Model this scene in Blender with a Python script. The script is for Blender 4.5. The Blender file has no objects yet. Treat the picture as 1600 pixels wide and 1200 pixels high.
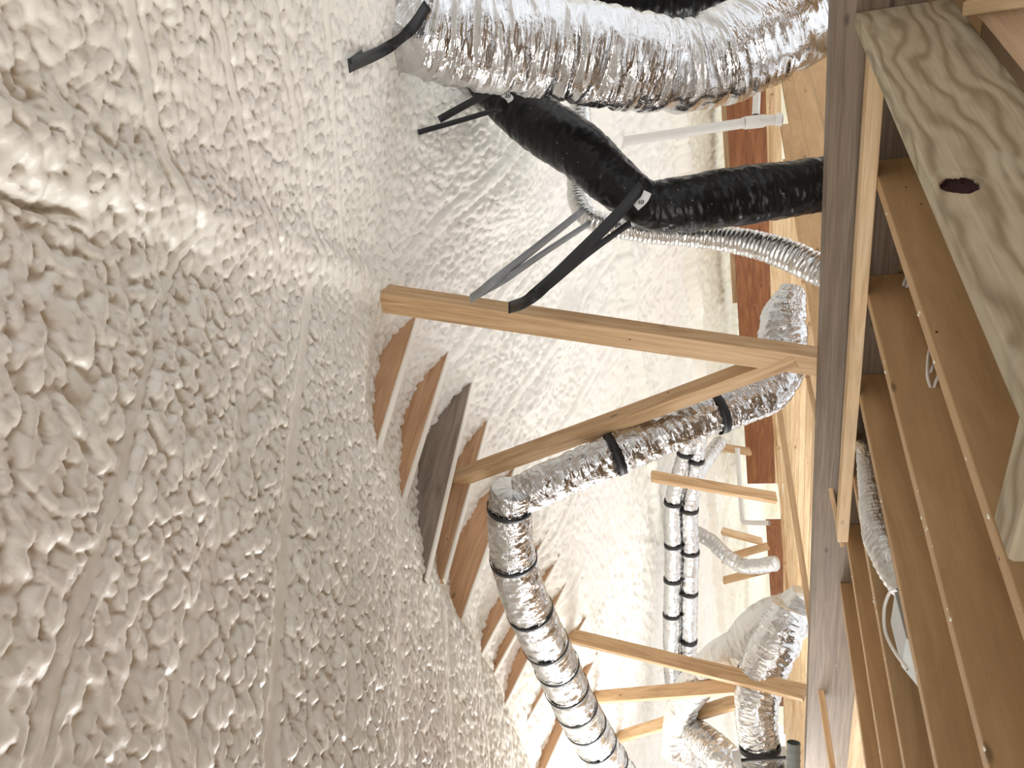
import bpy, math, random
import numpy as np
from mathutils import Vector, Matrix
random.seed(7); rng = np.random.default_rng(7)
C = bpy.context.scene.collection
scn = bpy.context.scene

# ------------------------------------------------------------------ camera (held sideways, in a low attic)
CAM = np.array([0.0, 0.0, 0.632])
R = np.array([[0.18373456, -0.64603441, 0.74086514],
              [0.20541361, 0.76229012, 0.61377441],
              [-0.96127356, 0.03941222, 0.2727633]])
F = 1250.0
cd = bpy.data.cameras.new('camera'); cam = bpy.data.objects.new('camera', cd); C.objects.link(cam)
cd.sensor_width = 36; cd.lens = 36 * F / 1600; cd.clip_start = 0.02
m = Matrix.Identity(4)
for i in range(3):
    m[i][0] = R[i, 0]; m[i][1] = -R[i, 1]; m[i][2] = -R[i, 2]; m[i][3] = CAM[i]
cam.matrix_world = m; scn.camera = cam

# ------------------------------------------------------------------ light and exposure
w = bpy.data.worlds.new('world'); scn.world = w; w.use_nodes = True
bg = w.node_tree.nodes['Background']; bg.inputs[0].default_value = (0.95, 0.97, 1.0, 1); bg.inputs[1].default_value = 1.2
def area(name, loc, target, size, size_y, power, col):
    l = bpy.data.lights.new(name, 'AREA'); l.shape = 'RECTANGLE'; l.size = size; l.size_y = size_y
    l.energy = power; l.color = col
    o = bpy.data.objects.new(name, l); C.objects.link(o); o.location = loc
    o.rotation_euler = (Vector(target) - Vector(loc)).to_track_quat('-Z', 'Y').to_euler()
    return o
# daylight from behind the viewer and from the room below, plus two unseen fill lamps
area('window_daylight', (-2.6, 1.4, 0.35), (1.0, 1.3, 1.6), 3.0, 0.9, 58, (1.0, 0.97, 0.93))
area('added_roof_fill', (1.1, 6.6, 0.75), (1.0, 1.2, 1.75), 2.2, 0.9, 150, (0.97, 0.99, 1.0))  # unseen lamp added to brighten the near roof slope
area('daylight_from_room_below', (4.6, 7.0, -0.9), (4.4, 6.6, 2.0), 4.2, 9.0, 36, (1.0, 0.98, 0.94))
area('unseen_fill_below', (4.2, 0.4, -1.0), (4.0, 0.6, 2.0), 2.6, 3.0, 9, (0.93, 0.97, 1.0))  # unseen fill lamp under the far joists, facing up
vs = scn.view_settings
vs.view_transform = 'Standard'; vs.look = 'None'; vs.gamma = 1.0; vs.exposure = 0.30; vs.use_curve_mapping = False

# ------------------------------------------------------------------ calibrated placing helpers
def ray(x, y): return R @ np.array([x - 800.0, y - 600.0, F])
def dep(x, y, d): return CAM + ray(x, y) / F * d                  # at a distance in front of the viewer
def onX(x, y, X): r = ray(x, y); return CAM + r * (X - CAM[0]) / r[0]
def onY(x, y, Y): r = ray(x, y); return CAM + r * (Y - CAM[1]) / r[1]
def onZ(x, y, Z): r = ray(x, y); return CAM + r * (Z - CAM[2]) / r[2]
JT = 0.24                                                          # top of the joists
APEX = np.array([2.298, 1.419, 1.935])
SA, SB, SC = 0.27, 0.35, -0.27
def onC(x, y, off=0.0):
    r = ray(x, y); k = APEX[2] - off - SC * APEX[0]
    return CAM + r * (k - CAM[2] + SC * CAM[0]) / (r[2] - SC * r[0])
def onB(x, y, off=0.0):
    r = ray(x, y); k = APEX[2] - off - SB * APEX[1]
    return CAM + r * (k - CAM[2] + SB * CAM[1]) / (r[2] - SB * r[1])

# ------------------------------------------------------------------ numpy noise
def hsh(i, j, s):
    n = (i.astype(np.int64) * 374761393 + j.astype(np.int64) * 668265263 + s * 1442695041) & 0x7fffffff
    n = ((n ^ (n >> 13)) * 1274126177) & 0x7fffffff
    n = ((n ^ (n >> 16)) * 668265263) & 0x7fffffff
    return ((n ^ (n >> 15)) & 0xffff) / 65535.0
def vnoise(u, v, s=0):
    i = np.floor(u); j = np.floor(v); a = u - i; b = v - j
    a = a * a * (3 - 2 * a); b = b * b * (3 - 2 * b)
    return (hsh(i, j, s) * (1 - a) + hsh(i + 1, j, s) * a) * (1 - b) + (hsh(i, j + 1, s) * (1 - a) + hsh(i + 1, j + 1, s) * a) * b
def fbm(u, v, s=0, o=4):
    t = 0; a = .5
    for k in range(o): t = t + a * vnoise(u * 2 ** k + k * 17.3, v * 2 ** k + k * 9.1, s + k); a *= .5
    return t
def lumps(u, v, s=0, rmin=.55, rmax=1.0):
    i0 = np.floor(u); j0 = np.floor(v); h = np.zeros_like(u)
    for di in (-1, 0, 1):
        for dj in (-1, 0, 1):
            i = i0 + di; j = j0 + dj
            cx = i + hsh(i, j, s); cy = j + hsh(i, j, s + 1); r = rmin + (rmax - rmin) * hsh(i, j, s + 2)
            an = hsh(i, j, s + 3) * 3.14; ca = np.cos(an); sa = np.sin(an)
            dx = u - cx; dy = v - cy; p = (dx * ca + dy * sa) * .85; q = (-dx * sa + dy * ca) * 1.25
            h = np.maximum(h, np.sqrt(np.maximum(0, r * r - p * p - q * q)) * (0.7 + .3 * r))
    return h
def sstep(a, b, x):
    t = np.clip((x - a) / (b - a), 0, 1); return t * t * (3 - 2 * t)
def smin(a, b, k):
    h = np.clip(.5 + .5 * (b - a) / k, 0, 1); return b * (1 - h) + a * h - k * h * (1 - h)

# ------------------------------------------------------------------ materials
MATS = {}
def newmat(name):
    mt = bpy.data.materials.new(name); mt.use_nodes = True; nt = mt.node_tree
    return mt, nt, nt.nodes['Principled BSDF']
def N(nt, t, **k):
    n = nt.nodes.new(t)
    for a, b in k.items(): setattr(n, a, b)
    return n
def ramp(nt, stops):
    r = N(nt, 'ShaderNodeValToRGB'); e = r.color_ramp.elements
    while len(e) < len(stops): e.new(0.5)
    for q, (p, c) in zip(e, stops): q.position = p; q.color = (*c, 1) if len(c) == 3 else c
    return r
def mapping(nt, out, scale):
    mp = N(nt, 'ShaderNodeMapping'); nt.links.new(out, mp.inputs[0]); mp.inputs[3].default_value = scale; return mp
def noise(nt, vec, scale, detail=3, rough=.5, dist=0):
    n = N(nt, 'ShaderNodeTexNoise'); n.inputs['Scale'].default_value = scale; n.inputs['Detail'].default_value = detail
    n.inputs['Roughness'].default_value = rough; n.inputs['Distortion'].default_value = dist
    nt.links.new(vec, n.inputs['Vector']); return n
def mixc(nt, fac, a, b, mode='MIX'):
    mx = N(nt, 'ShaderNodeMix', data_type='RGBA', blend_type=mode)
    for s, v in ((0, fac), (6, a), (7, b)):
        if hasattr(v, 'is_linked') or hasattr(v, 'links'): nt.links.new(v, mx.inputs[s])
        else: mx.inputs[s].default_value = v if s == 0 else (*v, 1)
    return mx.outputs[2]
def bump(nt, b, h, strength, dist, prev=None):
    bp = N(nt, 'ShaderNodeBump'); bp.inputs['Strength'].default_value = strength; bp.inputs['Distance'].default_value = dist
    nt.links.new(h, bp.inputs['Height'])
    if prev is not None: nt.links.new(prev, bp.inputs['Normal'])
    if b is not None: nt.links.new(bp.outputs[0], b.inputs['Normal'])
    return bp.outputs[0]

def foam_mat():
    mt, nt, b = newmat('spray_foam'); g = N(nt, 'ShaderNodeNewGeometry').outputs['Position']
    n1 = noise(nt, g, 1.3, 3); r1 = ramp(nt, [(.35, (.82, .80, .725)), (.5, (.87, .845, .775)), (.68, (.86, .815, .765))]); nt.links.new(n1.outputs[0], r1.inputs[0])
    n2 = noise(nt, g, 9, 4); c = mixc(nt, .25, r1.outputs[0], n2.outputs[0], 'SOFT_LIGHT')
    sx = N(nt, 'ShaderNodeSeparateXYZ'); nt.links.new(g, sx.inputs[0]); mr = N(nt, 'ShaderNodeMapRange'); mr.inputs[1].default_value = 5.4; mr.inputs[2].default_value = 6.6
    nt.links.new(sx.outputs[0], mr.inputs[0]); c = mixc(nt, mr.outputs[0], c, (.80, .765, .60))
    nt.links.new(c, b.inputs['Base Color']); b.inputs['Roughness'].default_value = .42
    b.inputs['Specular IOR Level'].default_value = .45
    b.inputs['Subsurface Weight'].default_value = 0.0
    v = N(nt, 'ShaderNodeTexVoronoi'); v.feature = 'SMOOTH_F1'; v.inputs['Scale'].default_value = 70; nt.links.new(g, v.inputs['Vector'])
    h0 = None
    v0 = N(nt, 'ShaderNodeTexVoronoi'); v0.feature = 'SMOOTH_F1'; v0.inputs['Scale'].default_value = 36; v0.inputs['Smoothness'].default_value = .4; nt.links.new(g, v0.inputs['Vector'])
    h0 = bump(nt, None, v0.outputs['Distance'], -.25, .012)
    h1 = bump(nt, None, v.outputs['Distance'], -.5, .006, h0)
    n3 = noise(nt, g, 160, 3); bump(nt, b, n3.outputs[0], .18, .003, h1)
    return mt
def foam_far_mat():
    mt, nt, b = newmat('yellow_white_foam'); g = N(nt, 'ShaderNodeNewGeometry').outputs['Position']
    n1 = noise(nt, g, 2.2, 4); r1 = ramp(nt, [(.3, (.80, .76, .58)), (.7, (.88, .86, .74))]); nt.links.new(n1.outputs[0], r1.inputs[0])
    nt.links.new(r1.outputs[0], b.inputs['Base Color']); b.inputs['Roughness'].default_value = .45
    n3 = noise(nt, g, 30, 4); bump(nt, b, n3.outputs[0], .6, .02)
    return mt
def wood_mat(name, dark, mid, light, rough=.6, grain=1.0, knots=True, stretch=14.0, spot=(.08, .035, .015)):
    mt, nt, b = newmat(name)
    tc = N(nt, 'ShaderNodeTexCoord').outputs['Object']; oi = N(nt, 'ShaderNodeObjectInfo').outputs['Random']
    ad = N(nt, 'ShaderNodeVectorMath', operation='ADD'); nt.links.new(tc, ad.inputs[0])
    mu = N(nt, 'ShaderNodeVectorMath', operation='SCALE'); mu.inputs[0].default_value = (37, 23, 11); nt.links.new(oi, mu.inputs['Scale']); nt.links.new(mu.outputs[0], ad.inputs[1])
    vec = ad.outputs[0]
    m1 = mapping(nt, vec, (1.0, stretch, stretch)); n1 = noise(nt, m1.outputs[0], 2.2, 4, .55, 1.2)
    r1 = ramp(nt, [(.30, dark), (.48, mid), (.66, light)]); nt.links.new(n1.outputs[0], r1.inputs[0])
    m2 = mapping(nt, vec, (2.5, 90, 90)); n2 = noise(nt, m2.outputs[0], 2.5, 3)
    col = mixc(nt, .22 * grain, r1.outputs[0], n2.outputs[0], 'OVERLAY')
    if knots:
        m3 = mapping(nt, vec, (2.2, 5.5, 5.5)); v = N(nt, 'ShaderNodeTexVoronoi'); v.inputs['Scale'].default_value = 1.5; nt.links.new(m3.outputs[0], v.inputs['Vector'])
        rk = ramp(nt, [(.035, (1, 1, 1)), (.085, (0, 0, 0))]); nt.links.new(v.outputs['Distance'], rk.inputs[0])
        col = mixc(nt, rk.outputs[0], col, tuple(x * .45 for x in mid))
        m4 = mapping(nt, vec, (9, 13, 13)); v2 = N(nt, 'ShaderNodeTexVoronoi'); v2.inputs['Scale'].default_value = 1.0; nt.links.new(m4.outputs[0], v2.inputs['Vector'])
        rk2 = ramp(nt, [(.035, (1, 1, 1)), (.045, (0, 0, 0))]); nt.links.new(v2.outputs['Distance'], rk2.inputs[0])
        col = mixc(nt, rk2.outputs[0], col, spot)
    nt.links.new(col, b.inputs['Base Color']); b.inputs['Roughness'].default_value = rough
    b.inputs['Specular IOR Level'].default_value = .3
    bump(nt, b, n2.outputs[0], .35, .001)
    return mt
def treated_mat():
    mt, nt, b = newmat('treated_lumber')
    tc = N(nt, 'ShaderNodeTexCoord').outputs['Object']
    nd = noise(nt, mapping(nt, tc, (1.6, 4, 4)).outputs[0], 1.6, 2)
    sc = N(nt, 'ShaderNodeVectorMath', operation='SCALE'); sc.inputs['Scale'].default_value = .22
    sb = N(nt, 'ShaderNodeVectorMath', operation='SUBTRACT'); nt.links.new(nd.outputs['Color'], sb.inputs[0]); sb.inputs[1].default_value = (.5, .5, .5); nt.links.new(sb.outputs[0], sc.inputs[0])
    ad = N(nt, 'ShaderNodeVectorMath', operation='ADD'); nt.links.new(tc, ad.inputs[0]); nt.links.new(sc.outputs[0], ad.inputs[1])
    mp = mapping(nt, ad.outputs[0], (.16, 1, 1)); wv = N(nt, 'ShaderNodeTexWave'); wv.bands_direction = 'Y'; wv.inputs['Scale'].default_value = 8
    wv.inputs['Distortion'].default_value = 2.5; wv.inputs['Detail'].default_value = 2; wv.inputs['Detail Scale'].default_value = 1.5
    nt.links.new(mp.outputs[0], wv.inputs['Vector'])
    r = ramp(nt, [(.0, (.26, .205, .125)), (.3, (.35, .285, .185)), (.85, (.42, .35, .24))]); nt.links.new(wv.outputs[0], r.inputs[0])
    n2 = noise(nt, mapping(nt, tc, (3, 70, 70)).outputs[0], 2, 3); col = mixc(nt, .3, r.outputs[0], n2.outputs[0], 'OVERLAY')
    n5 = noise(nt, mapping(nt, tc, (2.5, 6, 6)).outputs[0], 2.3, 2); r5 = ramp(nt, [(.58, (0, 0, 0)), (.66, (.4, .4, .4))]); nt.links.new(n5.outputs[0], r5.inputs[0])
    col = mixc(nt, r5.outputs[0], col, (.50, .45, .34))
    v2 = N(nt, 'ShaderNodeTexVoronoi'); v2.inputs['Scale'].default_value = 11; nt.links.new(mapping(nt, tc, (1, 1, 1)).outputs[0], v2.inputs['Vector'])
    rk2 = ramp(nt, [(.045, (1, 1, 1)), (.06, (0, 0, 0))]); nt.links.new(v2.outputs['Distance'], rk2.inputs[0]); col = mixc(nt, rk2.outputs[0], col, (.07, .04, .02))
    nt.links.new(col, b.inputs['Base Color']); b.inputs['Roughness'].default_value = .62; b.inputs['Specular IOR Level'].default_value = .3
    bump(nt, b, wv.outputs[0], .4, .0015)
    return mt
def foil_mat(name, rough=.2, base=(.80, .80, .79), s1=(60, 2.2), strength=.7):
    mt, nt, b = newmat(name); uv = N(nt, 'ShaderNodeUVMap').outputs[0]
    n1 = noise(nt, mapping(nt, uv, (s1[0], s1[1], 1)).outputs[0], 1, 3, .6, .6)
    n2 = noise(nt, mapping(nt, uv, (22, 9, 1)).outputs[0], 1, 3, .6, .4)
    b.inputs['Metallic'].default_value = 1; b.inputs['Base Color'].default_value = (*base, 1)
    n3 = noise(nt, mapping(nt, uv, (7, 3, 1)).outputs[0], 1, 2); r = ramp(nt, [(.35, (rough,) * 3), (.7, (rough + .22,) * 3)]); nt.links.new(n3.outputs[0], r.inputs[0]); nt.links.new(r.outputs[0], b.inputs['Roughness'])
    p = bump(nt, None, n1.outputs[0], strength, .012); bump(nt, b, n2.outputs[0], strength, .02, p)
    return mt
def flat_mat(name, col, rough=.5, metal=0, spec=.5, bumps=0, bscale=60, specks=False):
    mt, nt, b = newmat(name); tc = N(nt, 'ShaderNodeTexCoord').outputs['Object']
    n = noise(nt, tc, 12, 3); c = mixc(nt, .18, col, n.outputs[0], 'OVERLAY')
    if specks:
        v2 = N(nt, 'ShaderNodeTexVoronoi'); v2.inputs['Scale'].default_value = 22; nt.links.new(tc, v2.inputs['Vector'])
        rk2 = ramp(nt, [(.05, (1, 1, 1)), (.07, (0, 0, 0))]); nt.links.new(v2.outputs['Distance'], rk2.inputs[0]); c = mixc(nt, rk2.outputs[0], c, (.75, .73, .68))
    nt.links.new(c, b.inputs['Base Color']); b.inputs['Roughness'].default_value = rough; b.inputs['Metallic'].default_value = metal; b.inputs['Specular IOR Level'].default_value = spec
    if bumps:
        n3 = noise(nt, tc, bscale, 3); bump(nt, b, n3.outputs[0], bumps, .004)
    return mt
def black_duct_mat():
    mt, nt, b = newmat('black_plastic_jacket'); uv = N(nt, 'ShaderNodeUVMap').outputs[0]
    n1 = noise(nt, mapping(nt, uv, (38, 5, 1)).outputs[0], 1, 3, .6, .8); n2 = noise(nt, mapping(nt, uv, (9, 3, 1)).outputs[0], 1, 2, .5)
    v = N(nt, 'ShaderNodeTexVoronoi'); v.inputs['Scale'].default_value = 1; nt.links.new(mapping(nt, uv, (26, 16, 1)).outputs[0], v.inputs['Vector'])
    rk = ramp(nt, [(.035, (1, 1, 1)), (.05, (0, 0, 0))]); nt.links.new(v.outputs['Distance'], rk.inputs[0])
    c = mixc(nt, rk.outputs[0], (.004, .004, .0045), (.6, .58, .54)); nt.links.new(c, b.inputs['Base Color'])
    b.inputs['Roughness'].default_value = .3; b.inputs['Specular IOR Level'].default_value = .28
    p = bump(nt, None, n1.outputs[0], .25, .006); bump(nt, b, n2.outputs[0], .25, .012, p)
    return mt
M = dict(
    foam=foam_mat(), farfoam=foam_far_mat(),
    pine=wood_mat('pine', (.40, .245, .125), (.53, .345, .185), (.62, .43, .25)),
    palepine=wood_mat('pale_pine', (.52, .35, .19), (.64, .46, .27), (.74, .56, .35)),
    joist=wood_mat('joist_fir', (.40, .25, .125), (.47, .30, .15), (.53, .345, .18), stretch=6, grain=.5),
    rafter=wood_mat('rafter_wood', (.42, .24, .13), (.54, .33, .19), (.60, .38, .23)),
    greywood=wood_mat('weathered_lumber', (.17, .13, .105), (.27, .215, .175), (.34, .28, .23), spot=(.06, .05, .04)),
    lvl=wood_mat('red_brown_laminate', (.17, .062, .025), (.24, .092, .035), (.30, .125, .05), stretch=9, spot=(.75, .55, .35)),
    greybeam=wood_mat('grey_laminate_beam', (.135, .097, .066), (.185, .138, .097), (.235, .18, .13), stretch=30, spot=(.62, .57, .5)),
    treated=treated_mat(),
    ply=wood_mat('plywood', (.52, .34, .22), (.62, .43, .29), (.68, .49, .34), stretch=5, knots=False),
    foil=foil_mat('foil_jacket', .13, base=(.60, .60, .60), strength=.38), softfoil=foil_mat('matte_foil_jacket', .30, (.64, .635, .62), (60, 3), .4),
    hose=flat_mat('foil_hose', (.72, .72, .70), .3, 1, .5, .5, 40),
    black=black_duct_mat(), strap=flat_mat('black_strap', (.010, .010, .011), .55),
    greystrap=flat_mat('grey_strap', (.24, .25, .26), .45), pvc=flat_mat('white_pvc', (.66, .65, .62), .35),
    cable=flat_mat('white_cable', (.78, .77, .74), .4), can=flat_mat('grey_steel_housing', (.42, .44, .44), .45, .6, specks=True),
    dark=flat_mat('dark_steel', (.05, .05, .055), .5), label=flat_mat('white_label', (.75, .75, .74), .5),
    board=flat_mat('gypsum_board', (.33, .24, .16), .9), knot=flat_mat('dark_knot', (.025, .008, .008), .7, spec=.2, bumps=.8, bscale=90),
    bits=flat_mat('foam_crumb', (.82, .76, .64), .6), red=flat_mat('red_print', (.45, .03, .04), .5), greypipe=flat_mat('grey_pipe', (.16, .18, .18), .4),
)

# ------------------------------------------------------------------ object helpers
def tag(o, label, cat=None, group=None):
    o['label'] = label
    if cat: o['category'] = cat
    if group: o['group'] = group
    return o
def mesh_obj(name, V, Fc, mat, parent=None, smooth=True, uv=None, mw=None):
    me = bpy.data.meshes.new(name); V = np.asarray(V, dtype=np.float32)
    if isinstance(Fc, np.ndarray):
        me.vertices.add(len(V)); me.vertices.foreach_set('co', V.ravel())
        k = Fc.shape[1]; me.loops.add(Fc.size); me.polygons.add(len(Fc))
        me.loops.foreach_set('vertex_index', Fc.ravel().astype(np.int32))
        me.polygons.foreach_set('loop_start', np.arange(0, Fc.size, k, dtype=np.int32))
        me.update(calc_edges=True)
    else:
        me.from_pydata([tuple(map(float, v)) for v in V], [], Fc)
    if uv is not None:
        l = me.uv_layers.new(name='UVMap'); li = np.zeros(len(me.loops), dtype=np.int32); me.loops.foreach_get('vertex_index', li)
        l.data.foreach_set('uv', np.asarray(uv, dtype=np.float32)[li].ravel())
    me.polygons.foreach_set('use_smooth', [smooth] * len(me.polygons)); me.materials.append(mat)
    o = bpy.data.objects.new(name, me); C.objects.link(o)
    if mw is not None: o.matrix_world = mw
    if parent is not None:
        o.parent = parent; o.matrix_parent_inverse = parent.matrix_world.inverted()
    return o
def empty(name, loc, label, cat, group=None):
    o = bpy.data.objects.new(name, None); C.objects.link(o); o.location = tuple(float(a) for a in loc); o.empty_display_size = .05
    o.matrix_world = Matrix.Translation(o.location)
    return tag(o, label, cat, group)
def frame(p, q, updir):
    p = Vector([float(a) for a in p]); q = Vector([float(a) for a in q]); x = (q - p); L = x.length; x.normalize()
    u = Vector(updir); z = (u - x * u.dot(x)).normalized(); y = z.cross(x)
    mw = Matrix.Identity(4)
    for i in range(3): mw[i][0] = x[i]; mw[i][1] = y[i]; mw[i][2] = z[i]; mw[i][3] = p[i]
    return mw, L
def beam(name, p, q, w, h, mat, updir=(0, 0, 1), anchor=(0, 0), bev=.0018, cut=0.0, parent=None, bow=0.0, nseg=10):
    """a board from p to q: w across (local y), h along updir (local z); worn, softly bevelled, slightly bowed"""
    mw, L = frame(p, q, updir)
    oy = anchor[0] * w / 2; oz = anchor[1] * h / 2
    prof = []
    b = min(bev, w * .2, h * .2)
    for sy, sz in ((1, 1), (-1, 1), (-1, -1), (1, -1)):
        a = (sy * (w / 2 - b), sz * h / 2); c = (sy * w / 2, sz * (h / 2 - b))
        prof += [c, a] if (sy, sz) in ((1, 1), (-1, -1)) else [a, c]
    V = []; Fc = []; n = nseg + 1
    ph = random.random() * 6
    for i in range(n):
        t = i / nseg; x = t * L
        d = bow * math.sin(math.pi * t) + .0006 * math.sin(ph + 9 * t)
        for (y, z) in prof:
            xx = x + (cut * (z / h + .5) * (1 if i == 0 else (-1 if i == nseg else 0)))
            V.append((xx, y + oy + d, z + oz + d * .5))
    for i in range(nseg):
        for k in range(8):
            a = i * 8 + k; c = i * 8 + (k + 1) % 8
            Fc.append((a, a + 8, c + 8, c))
    Fc.append(tuple(range(8))); Fc.append(tuple(reversed(range(nseg * 8, nseg * 8 + 8))))
    o = mesh_obj(name, V, Fc, mat, parent, smooth=False, mw=mw)
    return o
def catmull(P, n):
    P = np.array(P, float); P = np.vstack([2 * P[0] - P[1], P, 2 * P[-1] - P[-2]]); segs = len(P) - 3
    out = []
    for t in np.linspace(0, segs, n):
        i = min(int(t), segs - 1); u = t - i; a, b, c, d = P[i:i + 4]
        out.append(.5 * ((2 * b) + (-a + c) * u + (2 * a - 5 * b + 4 * c - d) * u * u + (-a + 3 * b - 3 * c + d) * u ** 3))
    return np.array(out)
def frames(path):
    T = np.gradient(path, axis=0); T /= np.linalg.norm(T, axis=1)[:, None]
    u = np.cross(T[0], [0, 0, 1.0]); 
    if np.linalg.norm(u) < .1: u = np.cross(T[0], [1.0, 0, 0])
    u /= np.linalg.norm(u); U = [u]
    for i in range(1, len(path)):
        u = U[-1] - T[i] * np.dot(U[-1], T[i]); U.append(u / np.linalg.norm(u))
    U = np.array(U); W = np.cross(T, U); return T, U, W
def tube(name, pts, rad, mat, parent=None, nl=60, nr=16, fn=None, closed=False):
    """pts: path points (with radii in rad, number or list); fn(s, theta, r) gives the displaced radius"""
    rad = rad if hasattr(rad, '__len__') else [rad] * len(pts)
    P4 = catmull([list(p) + [r] for p, r in zip(pts, rad)], nl); path = P4[:, :3]; rr = P4[:, 3]
    s = np.concatenate([[0], np.cumsum(np.linalg.norm(np.diff(path, axis=0), axis=1))])
    T, U, W = frames(path); th = np.linspace(0, 2 * np.pi, nr + 1)
    S, TH = np.meshgrid(s, th, indexing='ij'); RR = np.repeat(rr[:, None], nr + 1, 1)
    if fn is not None: RR = fn(S, TH, RR); RR[:, -1] = RR[:, 0]
    if closed: RR[0] *= .02; RR[-1] *= .02; RR[1] *= .93; RR[-2] *= .93
    V = path[:, None, :] + (U[:, None, :] * np.cos(TH)[..., None] + W[:, None, :] * np.sin(TH)[..., None]) * RR[..., None]
    idx = np.arange(nl * (nr + 1)).reshape(nl, nr + 1)
    Fc = np.stack([idx[:-1, :-1], idx[:-1, 1:], idx[1:, 1:], idx[1:, :-1]], -1).reshape(-1, 4)
    uv = np.stack([S, TH / (2 * np.pi) * 2], -1).reshape(-1, 2)
    o = mesh_obj(name, V.reshape(-1, 3), Fc, mat, parent, True, uv)
    return o, path, rr, s
def wrap(th, f, sd):      # seamless noise around the tube
    return fbm(np.cos(th) * f + 7, np.sin(th) * f + 3, sd, 2)
def wrinkle(amp, kl, kt, sd, straps=(), pinch=.06, bulge=.0, ribs=0, skew=0.0):
    def fn(S, TH, RR):
        n = fbm(S * kl + np.sin(TH + 1) * kt * .5 + skew * np.cos(TH), np.cos(TH) * kt + 5, sd, 3)
        n2 = fbm(S * kl + 40 + skew * np.sin(TH), np.sin(TH) * kt + 11, sd + 9, 3)
        rdg = 1 - np.abs(n + n2 - 0.94) * 4
        out = RR * (1 + .10 * (fbm(S * 3 + 5, np.cos(TH) + 2, sd + 3, 2) - .5)) + amp * (rdg - .4)
        for t in straps: out = out - RR * pinch * np.exp(-((S - t) / .022) ** 2)
        if ribs: out = out + .004 * np.abs(np.sin((S / ribs + TH / (2 * np.pi)) * np.pi))
        return out
    return fn
def band(name, path, rr, s, at, width, mat, parent, grow=.004, arc=(0, 2 * np.pi), shape=None):
    i = int(np.clip(np.searchsorted(s, at), 1, len(s) - 2)); T, U, W = frames(path)
    n = 40; V = []; Fc = []
    for k in range(n + 1):
        a = arc[0] + (arc[1] - arc[0]) * k / n; d = U[i] * np.cos(a) + W[i] * np.sin(a)
        for (x, g) in ((-.5, 0), (.5, 0), (.5, -.003), (-.5, -.003)):
            V.append(path[i] + d * (rr[i] * (1 + .0) + grow + g) + T[i] * width * x)
    for k in range(n):
        for j in range(4): a = k * 4 + j; b = k * 4 + (j + 1) % 4; Fc.append((a, b, b + 4, a + 4))
    return mesh_obj(name, V, Fc, mat, parent, True)
def ribbon(name, pts, width, mat, wdir, thick=.003, parent=None, n=None, twist=0.0):
    n = n or max(2, 8 * (len(pts) - 1)); path = catmull(pts, n) if len(pts) > 1 else np.array(pts)
    T, U, W = frames(path); wd = np.array(wdir, float); V = []; Fc = []
    for i in range(n):
        y = wd - T[i] * np.dot(wd, T[i]); y /= np.linalg.norm(y); z = np.cross(T[i], y)
        a = twist * i / (n - 1); y, z = y * math.cos(a) + z * math.sin(a), z * math.cos(a) - y * math.sin(a)
        for sy, sz in ((1, 1), (-1, 1), (-1, -1), (1, -1)): V.append(path[i] + y * width / 2 * sy + z * thick / 2 * sz)
    for i in range(n - 1):
        for j in range(4): a = i * 4 + j; b = i * 4 + (j + 1) % 4; Fc.append((a, b, b + 4, a + 4))
    Fc.append((0, 1, 2, 3)); Fc.append(tuple((n - 1) * 4 + k for k in (3, 2, 1, 0)))
    return mesh_obj(name, V, Fc, mat, parent, True)

# ------------------------------------------------------------------ the foamed roof (one continuous sprayed surface)
def axis(segs):
    out = [segs[0][0]]
    for a, b, d0, d1 in segs:
        x = a
        while x < b - 1e-6:
            t = (x - a) / (b - a); x = x + d0 + (d1 - d0) * t; out.append(min(x, b))
    return np.array(out)
gx = axis([(-1.2, -.05, .10, .03), (-.05, .1, .02, .006), (.1, 1.6, .0055, .006), (1.6, 3.6, .0065, .013), (3.6, 8.9, .015, .04)])
gy = axis([(-1.2, -.1, .10, .02), (-.1, 1.8, .0055, .0065), (1.8, 4.0, .007, .016), (4.0, 16, .018, .09)])
X, Y = np.meshgrid(gx, gy, indexing='ij')
zA = APEX[2] + SA * (X - APEX[0]); zB = APEX[2] + SB * (Y - APEX[1]); zC = APEX[2] + SC * (X - APEX[0])
Z = smin(smin(zA, zB, .05), zC, .06)
WX = X + .05 * (fbm(X * 5, Y * 5, 3) - .5); WY = Y + .05 * (fbm(X * 5 + 9, Y * 5, 4) - .5)
inA = sstep(-.03, .03, zB - zA) * sstep(-.02, .05, zC - zA); inB = sstep(-.03, .03, zA - zB) * sstep(-.03, .03, zC - zB); inC = np.clip(1 - inA - inB, 0, 1)
L1 = lumps(WX / .025, WY / .025, 1, .5, .95); L2 = lumps(WX / .0145 + 5, WY / .0145, 21); L3 = lumps(WX / .055 + 3, WY / .05, 33)
L4 = lumps(WX / .042 + 3, WY / .042, 37, .5, .95)
big = fbm(X * 1.7 + 3, Y * 1.7, 8, 3)
mixn = sstep(.38, .6, fbm(X * 2.5, Y * 2.5, 12, 2))
near = sstep(2.0, .7, X)
farw = sstep(3.2, 4.6, np.maximum(X, Y * .8 + .4))
amp = inA * (.019 * L1 * (1 - .35 * mixn) + .006 * L2 + .010 * L3 * near) + inB * (.016 * L1 * (1 - .4 * mixn) + .007 * L2 + .009 * L3 * near) + inC * (.005 * L2 * (1 - farw) + .022 * L1 * (1 - farw) + .034 * L4 * farw)
smooth = np.ones_like(X); extra = np.zeros_like(X)
def strip_at(coord, pos, width, wob_c, depth, damp, mask):
    global smooth, extra
    d = np.abs(coord - pos - .02 * (fbm(wob_c * 3, wob_c * 0 + pos * 7, 5, 3) - .5)) / width
    smooth = smooth * (1 - mask * damp * np.exp(-d ** 4))
    extra = extra + mask * depth * (np.exp(-((d - .0)) ** 4) - .9 * np.exp(-((d - 1.35) / .35) ** 2))
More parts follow.
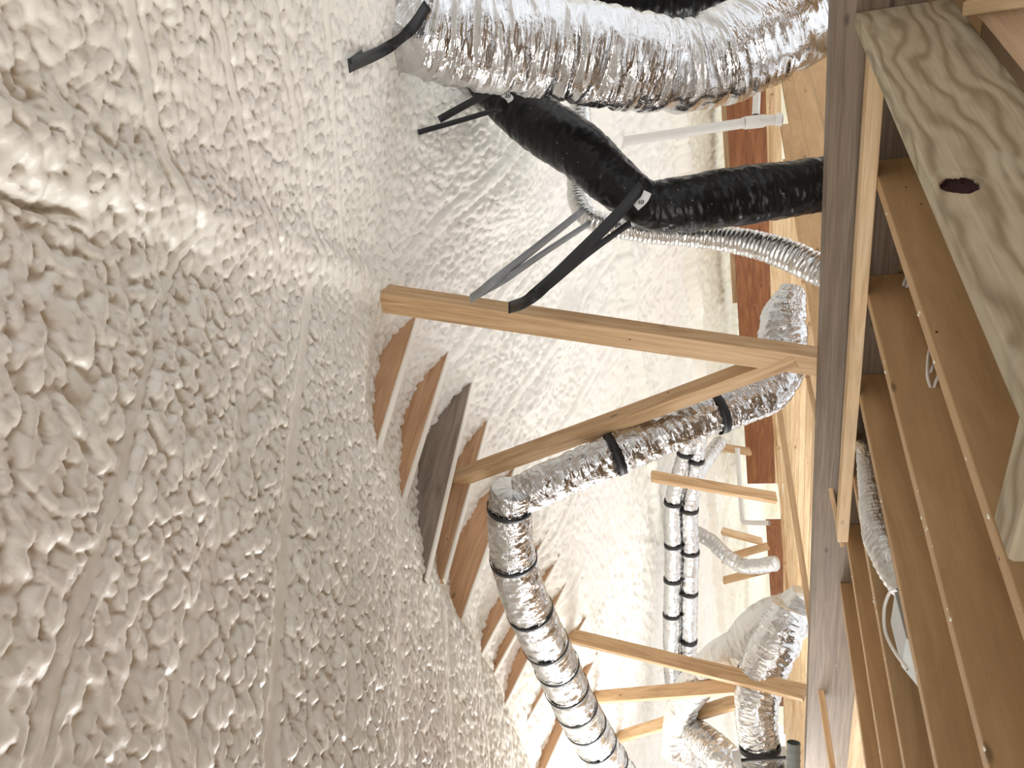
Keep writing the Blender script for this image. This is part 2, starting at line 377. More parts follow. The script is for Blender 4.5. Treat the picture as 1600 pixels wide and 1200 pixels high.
for c0, sl, wd, dp, dm in ((.79, -.155, .012, .010, .9), (1.44, -.22, .030, .006, .85), (1.03, -.07, .03, .002, .45), (1.78, -.19, .02, .004, .6),
                       (2.25, -.2, .03, .006, .6), (2.9, -.22, .035, .008, .7), (3.6, -.25, .035, .008, .7), (4.3, -.25, .035, .008, .7)):
    strip_at(Y, c0 + sl * X, wd, X, dp, dm, inA)
for c0, sl, wd in ((1.13, .10, .017), (1.38, .18, .014), (1.60, .22, .016), (1.93, .10, .016)):
    strip_at(X, c0 + sl * Y, wd, Y, .010, .8, inB)
for k in range(22):
    pos = .9 + .56 * k; strip_at(Y, pos, .03, X, .012, .5, inC * sstep(2.4, 2.8, X))
dh = (zA - zB) / math.hypot(SA, SB)                                  # distance from the hip line
along = X + Y
hipw = .05 + .03 * fbm(along * 3, along * 0, 14, 3)
hip = np.exp(-((dh - .03) / hipw) ** 2) * (zC > zA - .1) * (.020 + .018 * sstep(1.9, .9, X)) * (.6 + .8 * fbm(X * 9, Y * 9, 15, 3))
crack = -.028 * np.exp(-((dh + .045 + .02 * (fbm(along * 8, along * 0, 16, 2) - .5)) / .007) ** 2) * sstep(.94, .86, X)
# foam-coated purlins and folds on the far slope, near the eave
pur = np.zeros_like(X)
for px_, ph_, wd_ in ((4.45, .085, .10), (5.75, .10, .12), (6.95, .06, .1)):
    d = X - px_ - .10 * (fbm(Y * 2.2, Y * 0 + px_, 17, 3) - .5); pur += ph_ * sstep(-.03, .02, d) * np.exp(-np.maximum(d, 0) / wd_)
fold = .05 * sstep(.5, .75, fbm(X * 1.2, Y * 1.9, 44, 3)) * inC * sstep(2.6, 3.4, X)
xend = np.interp(Y, [1.6, 1.99, 2.22, 2.94, 3.59, 4.1, 5.2, 7], [2.50, 2.62, 2.74, 2.82, 2.90, 2.96, 3.06, 3.2])
scoop = (.036 + .050 * sstep(2.4, 3.0, Y) + .03 * (fbm(X * 4, Y * 4, 83, 2) - .5)) * sstep(1.48, 1.62, Y) * sstep(1.66 + .28 * sstep(2.2, 3.6, Y), 1.92 + .15 * sstep(2.2, 3.6, Y), X + .06 * (fbm(X * 9, Y * 9, 81, 2) - .5)) * sstep(xend + .03, xend - .24, X + .10 * (fbm(X * 7, Y * 7, 82, 2) - .5))
ZZ = Z + .05 * (big - .5) - (amp * smooth + extra) - hip - crack * 1.0 - inC * (pur + fold) + scoop + (.012 * inA + .006)
# lumps lean a little sideways so that they overhang like sprayed foam
sh = (amp * smooth); XX = X + .15 * sh * (fbm(X * 11, Y * 11, 51, 2) - .5) * 4; YY = Y + .15 * sh * (fbm(X * 11 + 7, Y * 11, 52, 2) - .5) * 4
idx = np.arange(X.size).reshape(X.shape)
Fc = np.stack([idx[:-1, :-1], idx[:-1, 1:], idx[1:, 1:], idx[1:, :-1]], -1).reshape(-1, 4)
ceil = mesh_obj('ceiling', np.stack([XX, YY, ZZ], -1).reshape(-1, 3), Fc, M['foam']); ceil['kind'] = 'structure'; ceil['label'] = 'hipped attic roof sprayed all over with lumpy white foam'
def roof_z(x, y):
    return min(APEX[2] + SA * (x - APEX[0]), APEX[2] + SB * (y - APEX[1]), APEX[2] + SC * (x - APEX[0]))

# floor: the back of the ceiling boards under the joists
V = [(-2, -1.5, 0), (2.34, -1.5, 0), (2.34, 16, 0), (-2, 16, 0), (-2, -1.5, -.016), (2.34, -1.5, -.016), (2.34, 16, -.016), (-2, 16, -.016)]
fl = mesh_obj('floor', V, [(0, 1, 2, 3), (7, 6, 5, 4), (0, 4, 5, 1), (1, 5, 6, 2), (2, 6, 7, 3), (3, 7, 4, 0)], M['board'], smooth=False); fl['kind'] = 'structure'; fl['label'] = 'back of the ceiling boards between the joists'
# far eave wall, foamed
ys = np.linspace(-1.4, 15.9, 220); zs = np.linspace(0, .55, 24); YV, ZV = np.meshgrid(ys, zs, indexing='ij')
XV = 8.35 - .05 * lumps(YV * 7, ZV * 7, 61) + .03 * np.sin(YV * 11)
idx = np.arange(YV.size).reshape(YV.shape); Fc = np.stack([idx[:-1, :-1], idx[:-1, 1:], idx[1:, 1:], idx[1:, :-1]], -1).reshape(-1, 4)
wf = mesh_obj('wall_eave', np.stack([XV, YV, ZV], -1).reshape(-1, 3), Fc, M['farfoam']); wf['kind'] = 'structure'

# ------------------------------------------------------------------ floor framing near the viewer
names = {1.15: 'nearest brown floor joist, partly under the end of the short treated board',
         1.54: 'second brown floor joist, with white cables looping out of its face',
         1.945: 'brown floor joist right in front of the round metal light housing',
         2.345: 'brown floor joist behind the silver hose, beside the end of the pale board',
         2.74: 'narrow-looking brown floor joist under the end of the pale nailing board',
         3.13: 'brown floor joist whose end meets the grey beam where the beam underside shows'}
for y_, lb in names.items():
    o = beam('floor_joist', (-1.6, y_, JT), (2.298, y_, JT), .038, .235, M['joist'], anchor=(0, -1), nseg=14, bow=.004)
    tag(o, lb, 'joist', 'floor joists on the near side of the grey beam')
o = beam('header_beam', (2.345, -.3, .365), (2.345, 7.2, .345), .089, .222, M['greybeam'], anchor=(0, -1), nseg=16); tag(o, 'long grey-brown laminated beam running past all the joist ends', 'beam')
o = beam('sill_board', (2.335, -.3, .14), (2.335, 3.6, .14), .04, .139, M['joist'], anchor=(0, -1)); tag(o, 'dark brown board under the grey beam, closing the ends of the joist bays', 'board')
o = beam('nailing_board', onX(1362, 66, 2.235) * [1, 1, 0] + [0, 0, JT], (2.225, 2.70, JT), .07, .04, M['palepine'], anchor=(0, 1), bow=.002); tag(o, 'pale pine board lying over the joist ends along the grey beam', 'board')
# wide treated plank lying on the joists
def plank(name, p, q, w, h, mat, knotpos=None):
    mw, L = frame(p, q, (0, -1, 0)); nx = 420; ny = 110
    xs = np.sort(np.concatenate([np.linspace(0, L, 200), knotpos[0] + np.linspace(-.07, .07, 220)])); ys_ = np.linspace(-w / 2, w / 2, ny); A, B_ = np.meshgrid(xs, ys_, indexing='ij')
    e = np.minimum(w / 2 - np.abs(B_), np.minimum(A, L - A)); Zt = h - .003 * np.exp(-e / .002)
    if knotpos is not None:
        d = np.hypot((A - knotpos[0]) / 1.15, (B_ - knotpos[1]) / 1.05) + .010 * (fbm(A * 60, B_ * 60, 71, 3) - .5)
        Zt = Zt - .012 * sstep(.030, .022, d) * (.6 + .6 * fbm(A * 120, B_ * 120, 72, 3)) + .002 * np.exp(-((d - .037) / .009) ** 2)
    Vt = np.stack([A, B_, Zt], -1).reshape(-1, 3); n0 = len(Vt); idx = np.arange(n0).reshape(A.shape)
    Ft = np.stack([idx[:-1, :-1], idx[1:, :-1], idx[1:, 1:], idx[:-1, 1:]], -1).reshape(-1, 4).tolist()
    ring = list(idx[:, 0]) + list(idx[-1, 1:]) + list(idx[::-1, -1][1:]) + list(idx[0, ::-1][1:-1])
    Vb = [(*Vt[i][:2], 0) for i in ring]; nr_ = len(ring)
    for k in range(nr_): Ft.append((ring[k], n0 + k, n0 + (k + 1) % nr_, ring[(k + 1) % nr_]))
    Ft.append(tuple(n0 + k for k in range(nr_ - 1, -1, -1)))
    o = mesh_obj(name, np.vstack([Vt, Vb]), [tuple(map(int, f)) for f in Ft], mat, smooth=False, mw=mw)
    if knotpos is not None:
        o.data.materials.append(M['knot'])
        d = (np.hypot((A - knotpos[0]) / 1.15, (B_ - knotpos[1]) / 1.05) + .010 * (fbm(A * 60, B_ * 60, 71, 3) - .5))[:-1, :-1].ravel()
        for k in np.nonzero(d < .0262)[0]: o.data.polygons[int(k)].material_index = 1
    return o
kp = onY(1502, 288, .712)
o = plank('treated_plank', (-.9, .75, .1965), (2.298, .75, .1965), .222, .038, M['treated'], (kp[0] + .9, kp[2] - .1965))
tag(o, 'wide greenish treated wood plank standing on edge, with a dark knot hole', 'plank')
o = beam('treated_block', (.783, .752, .302), (.783, .952, .302), .078, .12, M['treated'], anchor=(0, -1), bev=.005); tag(o, 'short treated wood block sticking out from behind the wide plank, with a clean cut end', 'board')
o = beam('plywood_sheet', (2.26, .385, .074), (-.5, .385, .074), .60, .012, M['ply'], anchor=(0, 1)); tag(o, 'plywood sheet lying low beside the wide treated plank', 'plywood')
a = onZ(1512, 14, .098); b_ = onZ(1600, -2, .098)
o = beam('edge_strip', a, a + (b_ - a) * 2.2, .03, .02, M['palepine']); tag(o, 'pale wooden strip on the plywood at the corner of the view', 'board')

# cables out of the second joist
def cable(pts, label, group='white cables of the second joist'):
    o, *_ = tube('cable', pts, .0042, M['cable'], nl=40, nr=10); tag(o, label, 'cable', group); return o
fy = 1.54 - .0195
def face(x, y, off=0.0): return onY(x, y, fy - off)
cable([face(1456, 609, -.012), face(1452, 600, .004), face(1449, 585, .02), face(1450, 560, .02), face(1453, 545, .0), face(1456, 535, -.03)], 'longest white cable, bowed out of a hole in the second joist')
cable([face(1459, 610, -.012), face(1461, 600, .004), face(1465, 590, .012), face(1468, 583, -.008)], 'short white cable rising from the same hole as the longest cable')
cable([face(1454, 585, -.008), face(1457, 574, .008), face(1463, 563, -.008)], 'shortest white cable end just under the joist edge near the longest cable')
cable([face(1411, 451, -.01), face(1413, 440, .008), face(1418, 430, .012), face(1421, 428, -.012)], 'first white cable of the pair nearer the grey beam')
cable([face(1416, 452, -.01), face(1418, 444, .008), face(1421, 434, .010), face(1424, 432, -.012)], 'second white cable of the pair nearer the grey beam')
# recessed light housing between joists, with its feed cable
cx, cy = 1.27, 2.06
t = empty('recessed_light', (cx, cy, 0), 'grey metal recessed light housing between two joists, dusted with foam crumbs', 'light fixture')
hx = [(1.22, .004), (1.225, .15), (1.27, .20), (1.33, .232), (1.47, .238), (1.53, .20), (1.56, .12), (1.56, .004)]
V = [(x_, y_, z_) for y_ in (2.03, 2.17) for (x_, z_) in hx]; n_ = len(hx)
mesh_obj('housing', V, [tuple(range(n_)), tuple(range(2 * n_ - 1, n_ - 1, -1))] + [(k, k + n_, (k + 1) % n_ + n_, (k + 1) % n_) for k in range(n_)], M['can'], t, smooth=False)
beam('mounting_plate', (1.12, 2.10, .19), (1.215, 2.10, .19), .12, .01, M['dark'], anchor=(0, 1), parent=t)
beam('hanger_bar', (1.10, 2.10, .10), (1.10, 2.32, .10), .02, .02, M['can'], anchor=(0, 1), parent=t)
def fc2(x, y, Yv): return onY(x, y, Yv)
tube('feed_cable', [fc2(1403, 921, 1.955), fc2(1391, 925, 2.0), fc2(1382, 950, 2.05), fc2(1383, 985, 2.07), fc2(1396, 1015, 2.06), fc2(1418, 1046, 2.05)], .0045, M['cable'], t, 60, 10)
# silver hose dipping between joists
hp = [onY(1337, 610, 2.20), onY(1352, 690, 2.16), onY(1362, 760, 2.13), onY(1372, 815, 2.10), onY(1385, 855, 2.06), onY(1400, 905, 2.05) - [0.03, 0, .03], onY(1400, 905, 2.05) - [0.05, 0, .10], onY(1400, 905, 2.05) - [0.05, 0, .16]]
hp = [np.array([p[0], p[1], p[2]]) for p in hp]
o, *_ = tube('flexible_hose', hp, [.030, .032, .040, .050, .054, .045, .04, .04], M['softfoil'], nl=200, nr=28, fn=wrinkle(.002, 60, 2, 5, ribs=.022)); tag(o, 'silver ribbed hose lying between the near floor joists', 'duct')

# crumbs of foam on the joists
CR = {1.15: 'joist nearest the treated plank', 1.54: 'joist with the white cables', 1.945: 'joist in front of the light housing', 2.345: 'joist behind the silver hose', 2.74: 'joist under the end of the pale nailing board', 3.13: 'joist farthest from the treated plank'}
for k in range(46):
    Yj = random.choice(list(names)); xq = random.uniform(.7, 2.1)
    r_ = random.uniform(.0018, .0042); c0 = np.array([xq, Yj + random.uniform(-.015, .012), JT + r_ * .5])
    V = []; Fq = []
    nph, nth = 5, 7
    for i in range(nph + 1):
        for j in range(nth):
            a1 = math.pi * i / nph; a2 = 2 * math.pi * j / nth; rr_ = r_ * random.uniform(.75, 1.2)
            V.append(c0 + rr_ * np.array([1.5 * math.sin(a1) * math.cos(a2), math.sin(a1) * math.sin(a2), .8 * math.cos(a1)]))
    for i in range(nph):
        for j in range(nth): Fq.append((i * nth + j, i * nth + (j + 1) % nth, (i + 1) * nth + (j + 1) % nth, (i + 1) * nth + j))
    o = mesh_obj('foam_crumb', V, Fq, M['bits']); tag(o, 'tiny crumb of cream foam on the ' + CR[Yj], 'foam crumb', 'foam crumbs on the ' + CR[Yj])

# ------------------------------------------------------------------ framing beyond the grey beam
fl2 = {.36: 'far brown joist right behind the big silver duct end', .76: 'far joist behind the pipe tee, first beyond the grey beam', 1.15: 'far brown joist between the pipe tee and the black duct end',
       1.54: 'far brown joist just over the black duct end', 1.95: 'far brown joist just under the black duct end', 2.35: 'far brown joist crossing behind the thin silver hose', 2.75: 'far brown joist beside the foot of the tall strut'}
for y_, lb in fl2.items():
    o = beam('far_joist', (2.40, y_, JT), (6.35, y_, JT), .038, .235, M['joist'], anchor=(0, -1)); tag(o, lb, 'joist', 'floor joists beyond the grey beam')
xs_ = [3.45, 3.82, 4.25, 4.62, 5.05, 5.5, 5.9]
ords = ['nearest', 'second', 'third', 'fourth', 'fifth', 'sixth', 'seventh and farthest']
for k, xv in enumerate(xs_):
    o = beam('cross_joist', (xv, 2.82, JT + .01), (xv, 11.5, JT - .02), .038, .235, M['palepine'], anchor=(0, -1)); tag(o, ords[k] + ' pale joist behind the grey beam, running alongside it', 'joist', 'pale joists running alongside the grey beam')
o = beam('beam_plate', (6.56, 1.1, .358), (6.56, 7.0, .285), .12, .115, M['palepine'], anchor=(0, -1)); tag(o, 'pale stacked plate under the long red-brown beam', 'board')
o = beam('lower_board', (2.72, 3.9, .085), (2.72, 7.5, .085), .038, .34, M['palepine'], anchor=(0, -1)); tag(o, 'bright pale board seen beneath the grey beam at the lower picture edge', 'board')
# red-brown laminated beams
o = beam('laminated_beam', (6.55, 1.1, .66), (6.55, 7.0, .585), .10, .30, M['lvl'], anchor=(0, -1)); tag(o, 'long red-brown laminated beam before the bright eave foam', 'beam')
o = beam('laminated_beam', (6.57, 7.75, .39), (6.57, 11.9, .26), .10, .29, M['lvl'], anchor=(0, -1)); tag(o, 'shorter red-brown laminated beam with printed marks, set lower and farther', 'beam')
o = beam('beam_ledger', (6.66, 1.1, .70), (6.66, 4.6, .66), .038, .30, M['pine'], anchor=(0, -1)); tag(o, 'pale board against the back of the long red-brown beam', 'board')

def brace(name, a, b, label, w=.038, h=.089, mat='pine', group=None, up=(1, 0, 0)):
    o = beam(name, a, b, w, h, M[mat], updir=up, bow=.003); tag(o, label, 'wood brace', group); return o
# tall strut and long brace
top = onX(566, 456, 2.45); foot = onX(1290, 568, 2.445)
top = onX(572, 462, 2.33); foot = onX(1284, 566, 2.425)
s1 = brace('strut', top, foot, 'tall straight timber strut from the roof peak down to the grey beam', .089, .066, up=(1, 0, 0))
r1 = onX(712, 748, 2.36); r2 = onX(1240, 556, 2.42)
s2 = brace('strut', r1, r2, 'long slanting timber brace carrying the strapped silver duct', .06, .07, up=(1, 0, 0))
r3 = onX(740, 765, 2.60); r4 = onX(1180, 604, 2.60)
BR = 'far timber braces'
for (a, b, X1, X2, lb) in (
    ((1018, 744), (1212, 778), 4.1, 4.2, 'timber brace standing alone across the twin silver ducts'),
    ((1085, 818), (1190, 846), 6.0, 6.2, 'topmost short brace of the three by the thin eave duct'),
    ((1085, 886), (1200, 853), 5.9, 6.2, 'middle short brace of the three, meeting the first at its end'),
    ((1085, 918), (1202, 889), 5.8, 6.1, 'lowest short brace of the three by the thin eave duct'),
    ((878, 990), (1258, 1083), 2.95, 2.42, 'long timber brace crossing the others in front of the big silver elbow'),
    ((912, 1091), (1185, 1070), 3.05, 2.52, 'timber brace passing behind the long crossing brace'),
    ((966, 1152), (1152, 1096), 3.1, 2.72, 'timber brace with a clean cut end, lowest in the photo'),
    ((1078, 690), (1172, 706), 6.2, 6.4, 'reddish short brace at the end of the long red-brown beam'),
    ((1068, 440), (1152, 482), 7.0, 7.1, 'small sloping brace before the bright eave foam, longer of two'),
    ((1066, 470), (1112, 492), 7.05, 7.15, 'small sloping brace before the bright eave foam, shorter of two'),
    ((1215, 1050), (1252, 1060), 5.4, 5.4, 'short offcut behind the foot of the long crossing brace')):
    brace('wood_brace', onX(*a, X1), onX(*b, X2), lb, group=BR, mat='pine')
# long thin battens lying by the grey beam
o = beam('batten', onX(1211, 596, 3.3), onX(1303, 1215, 2.03), .03, .03, M['pine'], updir=(0, 0, 1)); tag(o, 'long thin batten slanting over the grey beam to the lower corner', 'batten')
o = beam('batten', onX(1262, 588, 2.44), onX(1316, 852, 2.24), .026, .018, M['pine']); tag(o, 'thin brown batten leaning on the grey beam beside the strut foot', 'batten')
for k, (a, b, xv, lb) in enumerate((((1208, 640), (1222, 800), 6.1, 'thin web board standing by the end of the red-brown beam'),
                                    ((1216, 700), (1232, 960), 5.3, 'thin web board with a cable along it behind the pale joists'),
                                    ((1226, 880), (1248, 1075), 4.9, 'thin web board above the silver elbow end'),
                                    ((1238, 1085), (1252, 1200), 4.4, 'thin web board below the foot of the crossing brace'),
                                    ((1204, 400), (1206, 148), 6.3, 'pale board along the top of the red-brown beam'))):
    o = beam('web_board', onX(*a, xv), onX(*b, xv - .2), .05, .03, M['palepine' if k % 2 else 'pine']); tag(o, lb, 'board', 'small boards beyond the grey beam')

# rafters showing through the foam past the ridge
raf = [((653, 492), (596, 680), 'rafter', 'exposed rafter nearest the roof peak, first under the tall strut'),
       ((699, 560), (640, 748), 'rafter', 'second exposed rafter from the peak, reddish with white foam along its edge'),
       ((738, 598), (683, 832), 'greywood', 'dark grey weathered rafter, third from the peak'),
       ((761, 664), (712, 840), 'rafter', 'rafter crossing behind the upper end of the long brace, with a knot'),
       ((800, 745), (735, 930), 'rafter', 'exposed rafter just left of the first duct strap'),
       ((846, 850), (765, 1000), 'rafter', 'exposed rafter behind the second bend of the strapped duct'),
       ((864, 888), (782, 1035), 'rafter', 'exposed rafter with its tip beside the strapped duct middle'),
       ((878, 925), (800, 1080), 'rafter', 'exposed rafter with its tip over the end of the long crossing brace'),
       ((905, 985), (825, 1125), 'rafter', 'exposed rafter low on the ridge behind the strapped duct'),
       ((925, 1040), (860, 1185), 'rafter', 'exposed rafter lowest on the ridge in the photo')]
for a, b, mt, lb in raf:
    far = onC(*a, .012); r = ray(*b)
    # the near end lies just under the foam at the ridge, at the same course as the far end
    nearp = onY(b[0], b[1], far[1] + .015)
    if nearp[0] < 1.6 or nearp[0] > far[0]: nearp = onX(b[0], b[1], 2.3)
    dv = (far - nearp) / np.linalg.norm(far - nearp); ext = nearp - dv * .22; far = far + dv * .10
    o = beam('exposed_rafter', ext, far, .028, .17, M[mt], anchor=(0, 1), nseg=8); tag(o, lb, 'rafter', 'rafters showing through the foam along the ridge')
    beam('foam_edge', ext, far, .031, .008, M['foam'], anchor=(0, -1), parent=o, bow=.002)

# ------------------------------------------------------------------ ducts
def duct(name, pts, rad, mat, label, straps=(), nl=300, nr=72, amp=.010, kl=40, kt=2.2, sd=1, grp=None, sw=.03, ribs=0, skew=0.0, pinch=.05, smat='strap'):
    path = catmull([list(p) for p in pts], 200); total = np.sum(np.linalg.norm(np.diff(path, axis=0), axis=1))
    st = [s_ * total for s_ in straps]
    root = empty(name, pts[0], label, 'duct', grp)
    o, path, rr, s = tube('jacket', pts, rad, M[mat], root, nl, nr, wrinkle(amp, kl, kt, sd, st, pinch, ribs=ribs, skew=skew), closed=True)
    for q in st: band('strap', path, rr * (1 - pinch * .3), s, q, sw, M[smat], root, grow=.006)
    return root, path, rr, s
# the big silver duct across the top
D = dep
bigduct, *_ = duct('large_foil_duct', [D(625, -60, 2.70), D(640, 30, 2.66), D(720, 55, 2.70), D(850, 72, 2.78), D(980, 95, 2.84), D(1065, 105, 2.87), D(1130, 88, 2.88), D(1200, 55, 2.90), D(1290, 5, 2.95), D(1360, -25, 2.98)],
     [.13, .15, .168, .172, .170, .158, .168, .17, .17, .17], 'foil', 'largest crumpled silver duct sweeping across to the grey beam', nl=560, nr=150, amp=.010, kl=20, kt=1.1, sd=3)
duct('foil_duct', [D(600, -60, 2.9), D(622, 5, 2.85), D(650, 40, 2.9)], [.11, .10, .085], 'foil', 'end of a silver duct reaching in above the largest one', nl=120, nr=64, sd=5)
duct('black_duct', [D(820, -40, 3.5), D(900, -22, 3.4), D(1020, -8, 3.35), D(1110, -14, 3.3), D(1190, -50, 3.2)], .105, 'black', 'black duct at the picture edge above the largest silver duct', nl=120, nr=48, amp=.006, sd=6)
for k in range(4):
    ribbon('red_print', [D(1262 + 5 * k, 10 + 3 * (k % 2), 2.76), D(1259 + 5 * k, 24 + 9 * (k % 2), 2.76)], .006, M['red'], R[:, 0], .002, parent=bigduct)
# the black bent duct
bd, bp, br, bs = duct('black_duct', [D(738, 90, 3.35), D(775, 135, 3.30), D(835, 188, 3.22), D(905, 235, 3.12), D(955, 280, 3.06), D(990, 308, 3.03), D(1022, 322, 3.02), D(1075, 318, 3.0), D(1150, 307, 3.0), D(1225, 297, 2.98), D(1300, 285, 2.95)],
     [.085, .10, .112, .112, .100, .09, .098, .108, .112, .105, .10], 'black', 'black plastic-covered bent duct in the middle, running down behind the grey beam', nl=420, nr=96, amp=.0035, kl=26, sd=8, skew=.6)
o = ribbon('label_tag', [D(1012, 300, 2.88), D(1006, 312, 2.875), D(993, 324, 2.88)], .03, M['label'], (R[:, 0] + R[:, 1]), .002, parent=bd)
o = ribbon('label_tag', [D(787, 146, 3.16), D(795, 152, 3.15), D(799, 158, 3.15)], .03, M['label'], (R[:, 0] - R[:, 1]), .002, parent=bd)
for (x_, y_, d_) in ((1001, 316, 2.87), (793, 150, 3.145)):
    for k in range(3): ribbon('print_mark', [D(x_ - 3 + 3 * k, y_ + 3, d_ - .004), D(x_ - 1 + 3 * k, y_ - 3, d_ - .004)], .004, M['dark'], R[:, 0], .002, parent=o)
# thin silver flexible hose
duct('flexible_hose', [D(905, 150, 3.7), D(908, 210, 3.65), D(903, 270, 3.55), D(906, 318, 3.45), D(930, 345, 3.35), D(1000, 362, 3.3), D(1080, 368, 3.25), D(1160, 378, 3.15), D(1230, 398, 3.05), D(1300, 432, 2.95)],
     [.045, .045, .045, .045, .042, .042, .045, .050, .055, .055], 'hose', 'thin silver ribbed hose curving under the black duct', nl=900, nr=36, amp=.003, kl=60, sd=12, ribs=.018)
# strapped silver duct: from the floor, along the long brace, bending at the ridge and running away
sd_pts = [D(1240, 450, 3.45), D(1224, 500, 3.42), D(1222, 560, 3.38), D(1200, 606, 3.32), D(1160, 630, 3.28), D(1080, 660, 3.25), D(980, 702, 3.25), D(880, 744, 3.25), D(812, 776, 3.28)]
duct('strapped_foil_duct', sd_pts, [.05, .095, .10, .10, .088, .085, .085, .085, .085], 'foil', 'silver duct strapped under the long slanting brace', straps=(.455, .735), nl=380, nr=96, amp=.006, kl=30, sd=14, sw=.034)
sd2 = [D(800, 762, 3.22), D(796, 800, 3.28), D(800, 860, 3.4), D(815, 920, 3.55), D(840, 980, 3.75), D(868, 1035, 4.0), D(895, 1095, 4.25), D(925, 1150, 4.5), D(965, 1215, 4.85), D(1000, 1270, 5.2)]
duct('strapped_foil_duct', sd2, [.085, .090, .098, .102, .108, .112, .115, .118, .122, .13], 'foil', 'silver duct banded with many black straps, hanging below the ridge', straps=(.03, .12, .235, .33, .405, .475, .54, .60, .67, .75, .82), nl=520, nr=96, amp=.006, kl=24, sd=17, sw=.022)
# twin ducts in the distance
for k, (dx, lb, sr) in enumerate(((0, 'left one of the twin silver ducts, farther up the slope', (.10, .24, .36, .46, .56, .68, .8)), (27, 'right one of the twin silver ducts, closer to the eave', (.12, .26, .38, .5, .64, .78)))):
    pts = [(1085 + dx * .6, 650), (1072 + dx * .7, 700), (1058 + dx, 750), (1050 + dx, 800), (1052 + dx, 860), (1050 + dx, 930), (1049 + dx, 1000), (1050 + dx * .9, 1060), (1058 + dx * .5, 1120), (1075, 1170)]
    duct('twin_duct', [D(x, y, 6.1 + i * .12) for i, (x, y) in enumerate(pts)], [.055, .055, .06, .07, .07, .07, .07, .065, .06, .06], 'foil', lb, straps=sr, nl=260, nr=40, amp=.006, sd=20 + k, grp='twin silver ducts', sw=.03)
duct('foil_duct', [D(1083, 830, 6.9), D(1110, 845, 6.8), D(1135, 868, 6.7), D(1165, 885, 6.6), D(1215, 880, 6.4)], .062, 'softfoil', 'thin silver duct at the eave behind the three short braces', nl=120, nr=32, sd=25, amp=.005)
duct('foil_duct', [D(1070, 775, 6.6), D(1090, 740, 6.6), D(1108, 712, 6.7), D(1125, 690, 6.9)], .06, 'foil', 'short bright duct rising from the twin ducts to the brace', nl=100, nr=32, sd=27, amp=.005)
# the big elbow and the branch at the bottom
elbow, *_ = duct('foil_elbow_duct', [D(1262, 930, 4.7), D(1240, 958, 4.75), D(1200, 985, 4.8), D(1170, 1020, 4.85), D(1135, 1035, 4.95), D(1095, 1062, 5.2), D(1068, 1100, 5.4), D(1058, 1150, 5.5), D(1058, 1185, 5.5)], [.09, .14, .17, .17, .15, .12, .11, .10, .10], 'softfoil', 'large smooth silver duct bent over behind the long crossing brace', nl=300, nr=80, sd=30, amp=.008, kl=20)
duct('foil_elbow_duct', [D(1235, 950, 4.55), D(1215, 1000, 4.55), D(1192, 1050, 4.6), D(1182, 1100, 4.6), D(1185, 1150, 4.6), D(1190, 1185, 4.6)], [.10, .13, .13, .125, .115, .11], 'foil', 'silver duct dropping from the bend to the box at the edge', straps=(.93,), nl=300, nr=80, sd=32, amp=.008, kl=24)
duct('foil_duct', [D(1060, 1120, 5.6), D(1085, 1145, 5.4), D(1120, 1175, 5.2), D(1160, 1215, 5.1)], [.09, .10, .11, .11], 'foil', 'crumpled silver branch under the brace with the clean cut end', nl=160, nr=56, sd=34, amp=.010)
duct('foil_duct', [D(1062, 1150, 5.9), D(1075, 1185, 5.8), D(1085, 1240, 5.7)], [.07, .085, .09], 'softfoil', 'short pale duct end at the lower picture edge, left of the branch', nl=100, nr=40, sd=36, amp=.008)
t = empty('plenum_box', D(1190, 1205, 4.6), 'foil-covered box at the lower edge where the silver ducts meet', 'duct box')
pm = beam('box_body', D(1150, 1207, 4.6), D(1236, 1199, 4.55), .30, .12, M['foil'], updir=tuple(R[:, 1]), parent=t, bev=.01)
ribbon('tape_strip', [D(1158, 1188, 4.40), D(1228, 1184, 4.38)], .02, M['strap'], R[:, 1], .003, parent=t)
for (x_, y_, d_) in ((1212, 965, 4.55), (1105, 1028, 4.98), (1155, 1043, 4.72)):
    o = ribbon('sticker', [D(x_ - 4, y_ + 8, d_), D(x_ + 4, y_ - 8, d_ - .01)], .022, M['dark'], R[:, 0] + R[:, 1], .002, parent=elbow)
    ribbon('print_line', [D(x_ - 3, y_ + 6, d_ - .004), D(x_ + 3, y_ - 6, d_ - .014)], .005, M['label'], R[:, 0] + R[:, 1], .002, parent=o)
o, *_ = tube('grey_pipe', [D(1240, 1160, 4.3), D(1240, 1200, 4.3), D(1240, 1240, 4.3)], .034, M['greypipe'], nl=30, nr=28, fn=lambda S, T_, R_: R_ + .002 * (np.sin(S * 150) > .6)); tag(o, 'short dark grey pipe stub beside the foil box at the lower edge', 'pipe')

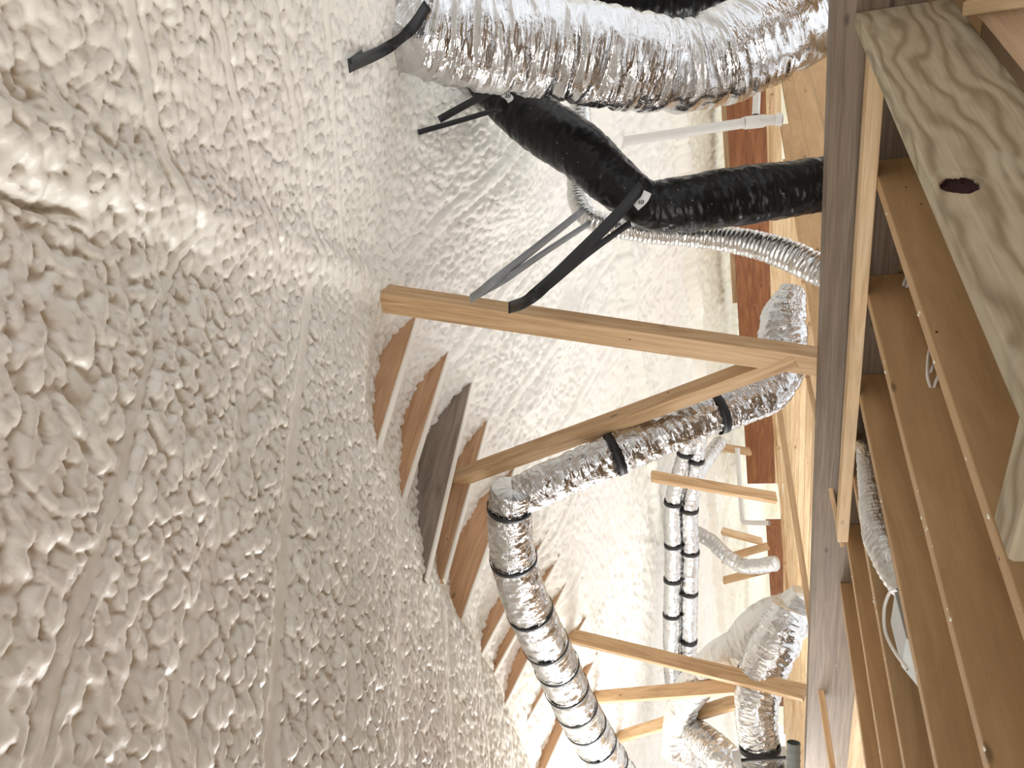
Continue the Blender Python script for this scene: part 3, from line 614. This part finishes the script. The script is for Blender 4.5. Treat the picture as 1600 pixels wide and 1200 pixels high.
# ------------------------------------------------------------------ hanging straps
def strap(pts, width, label, mat='strap', wd=None, twist=0.0):
    o = ribbon('hanging_strap', pts, width, M[mat], R[:, 1] if wd is None else wd, .003, twist=twist); tag(o, label, 'strap', 'hanging duct straps'); return o
strap([onB(545, 103, .04), D(600, 78, 2.45), D(640, 48, 2.45), D(668, 8, 2.5)], .035, 'wide black strap holding the start of the largest silver duct')
strap([onB(548, 95, .04), D(600, 60, 2.62), D(640, 32, 2.6)], .016, 'narrow black strap behind the wide one at the largest silver duct')
strap([D(686, 187, 3.1), D(735, 160, 3.12), D(775, 140, 3.12), D(800, 133, 3.14)], .028, 'black strap from the foam to the upper end of the black duct, upper of two')
strap([D(653, 207, 3.05), D(720, 188, 3.1), D(784, 169, 3.14)], .02, 'black strap from the foam to the upper end of the black duct, lower of two')
sp = onX(795, 481, 2.28)
strap([sp, D(830, 465, 2.62), D(900, 400, 2.72), D(965, 335, 2.82), D(1003, 290, 2.88)], .042, 'broad black strap tying the bend of the black duct to the tall strut')
strap([sp + R[:, 2] * .02, D(840, 460, 2.68), D(920, 395, 2.82), D(985, 348, 3.0)], .024, 'thinner black strap beside the broad one on the tall strut')
sp = onX(735, 467, 2.30)
strap([sp, D(775, 436, 2.75), D(840, 385, 2.95), D(912, 328, 3.3)], .030, 'grey strap from the tall strut to the thin silver hose, upper of two', 'greystrap')
strap([sp + R[:, 2] * .02, D(790, 436, 2.78), D(850, 395, 3.0), D(922, 348, 3.32)], .024, 'grey strap from the tall strut to the thin silver hose, lower of two', 'greystrap')

# ------------------------------------------------------------------ white pipes
t = empty('vent_pipe', D(1185, 190, 4.6), 'white plastic pipe with a tee, running from the foam to the far joists', 'pipe')
tube('pipe', [D(925, 228, 5.0), D(1040, 211, 4.85), D(1165, 192, 4.7)], .030, M['pvc'], t, 20, 24)
tube('pipe', [D(1190, 188, 4.68), D(1222, 187, 4.62)], .030, M['pvc'], t, 10, 24)
tube('pipe', [D(1181, 180, 4.7), D(1183, 140, 4.72), D(1186, 105, 4.75)], .022, M['pvc'], t, 10, 24)
tube('tee_fitting', [D(1163, 192, 4.7), D(1165, 192, 4.7), D(1192, 189, 4.69), D(1194, 189, 4.69)], [.03, .037, .037, .03], M['pvc'], t, 24, 24)
tube('collar', [D(1212, 187, 4.62), D(1222, 187, 4.61)], .037, M['pvc'], t, 6, 24)
t = empty('elbow_pipe', D(1158, 818, 7.6), 'thin white plastic pipe with an elbow against the far eave foam', 'pipe')
tube('pipe', [D(1152, 700, 8.0), D(1156, 760, 8.0), D(1160, 814, 8.0)], .024, M['pvc'], t, 10, 16)
tube('pipe', [D(1160, 816, 8.0), D(1180, 817, 7.9), D(1202, 817, 7.8)], .024, M['pvc'], t, 10, 16)
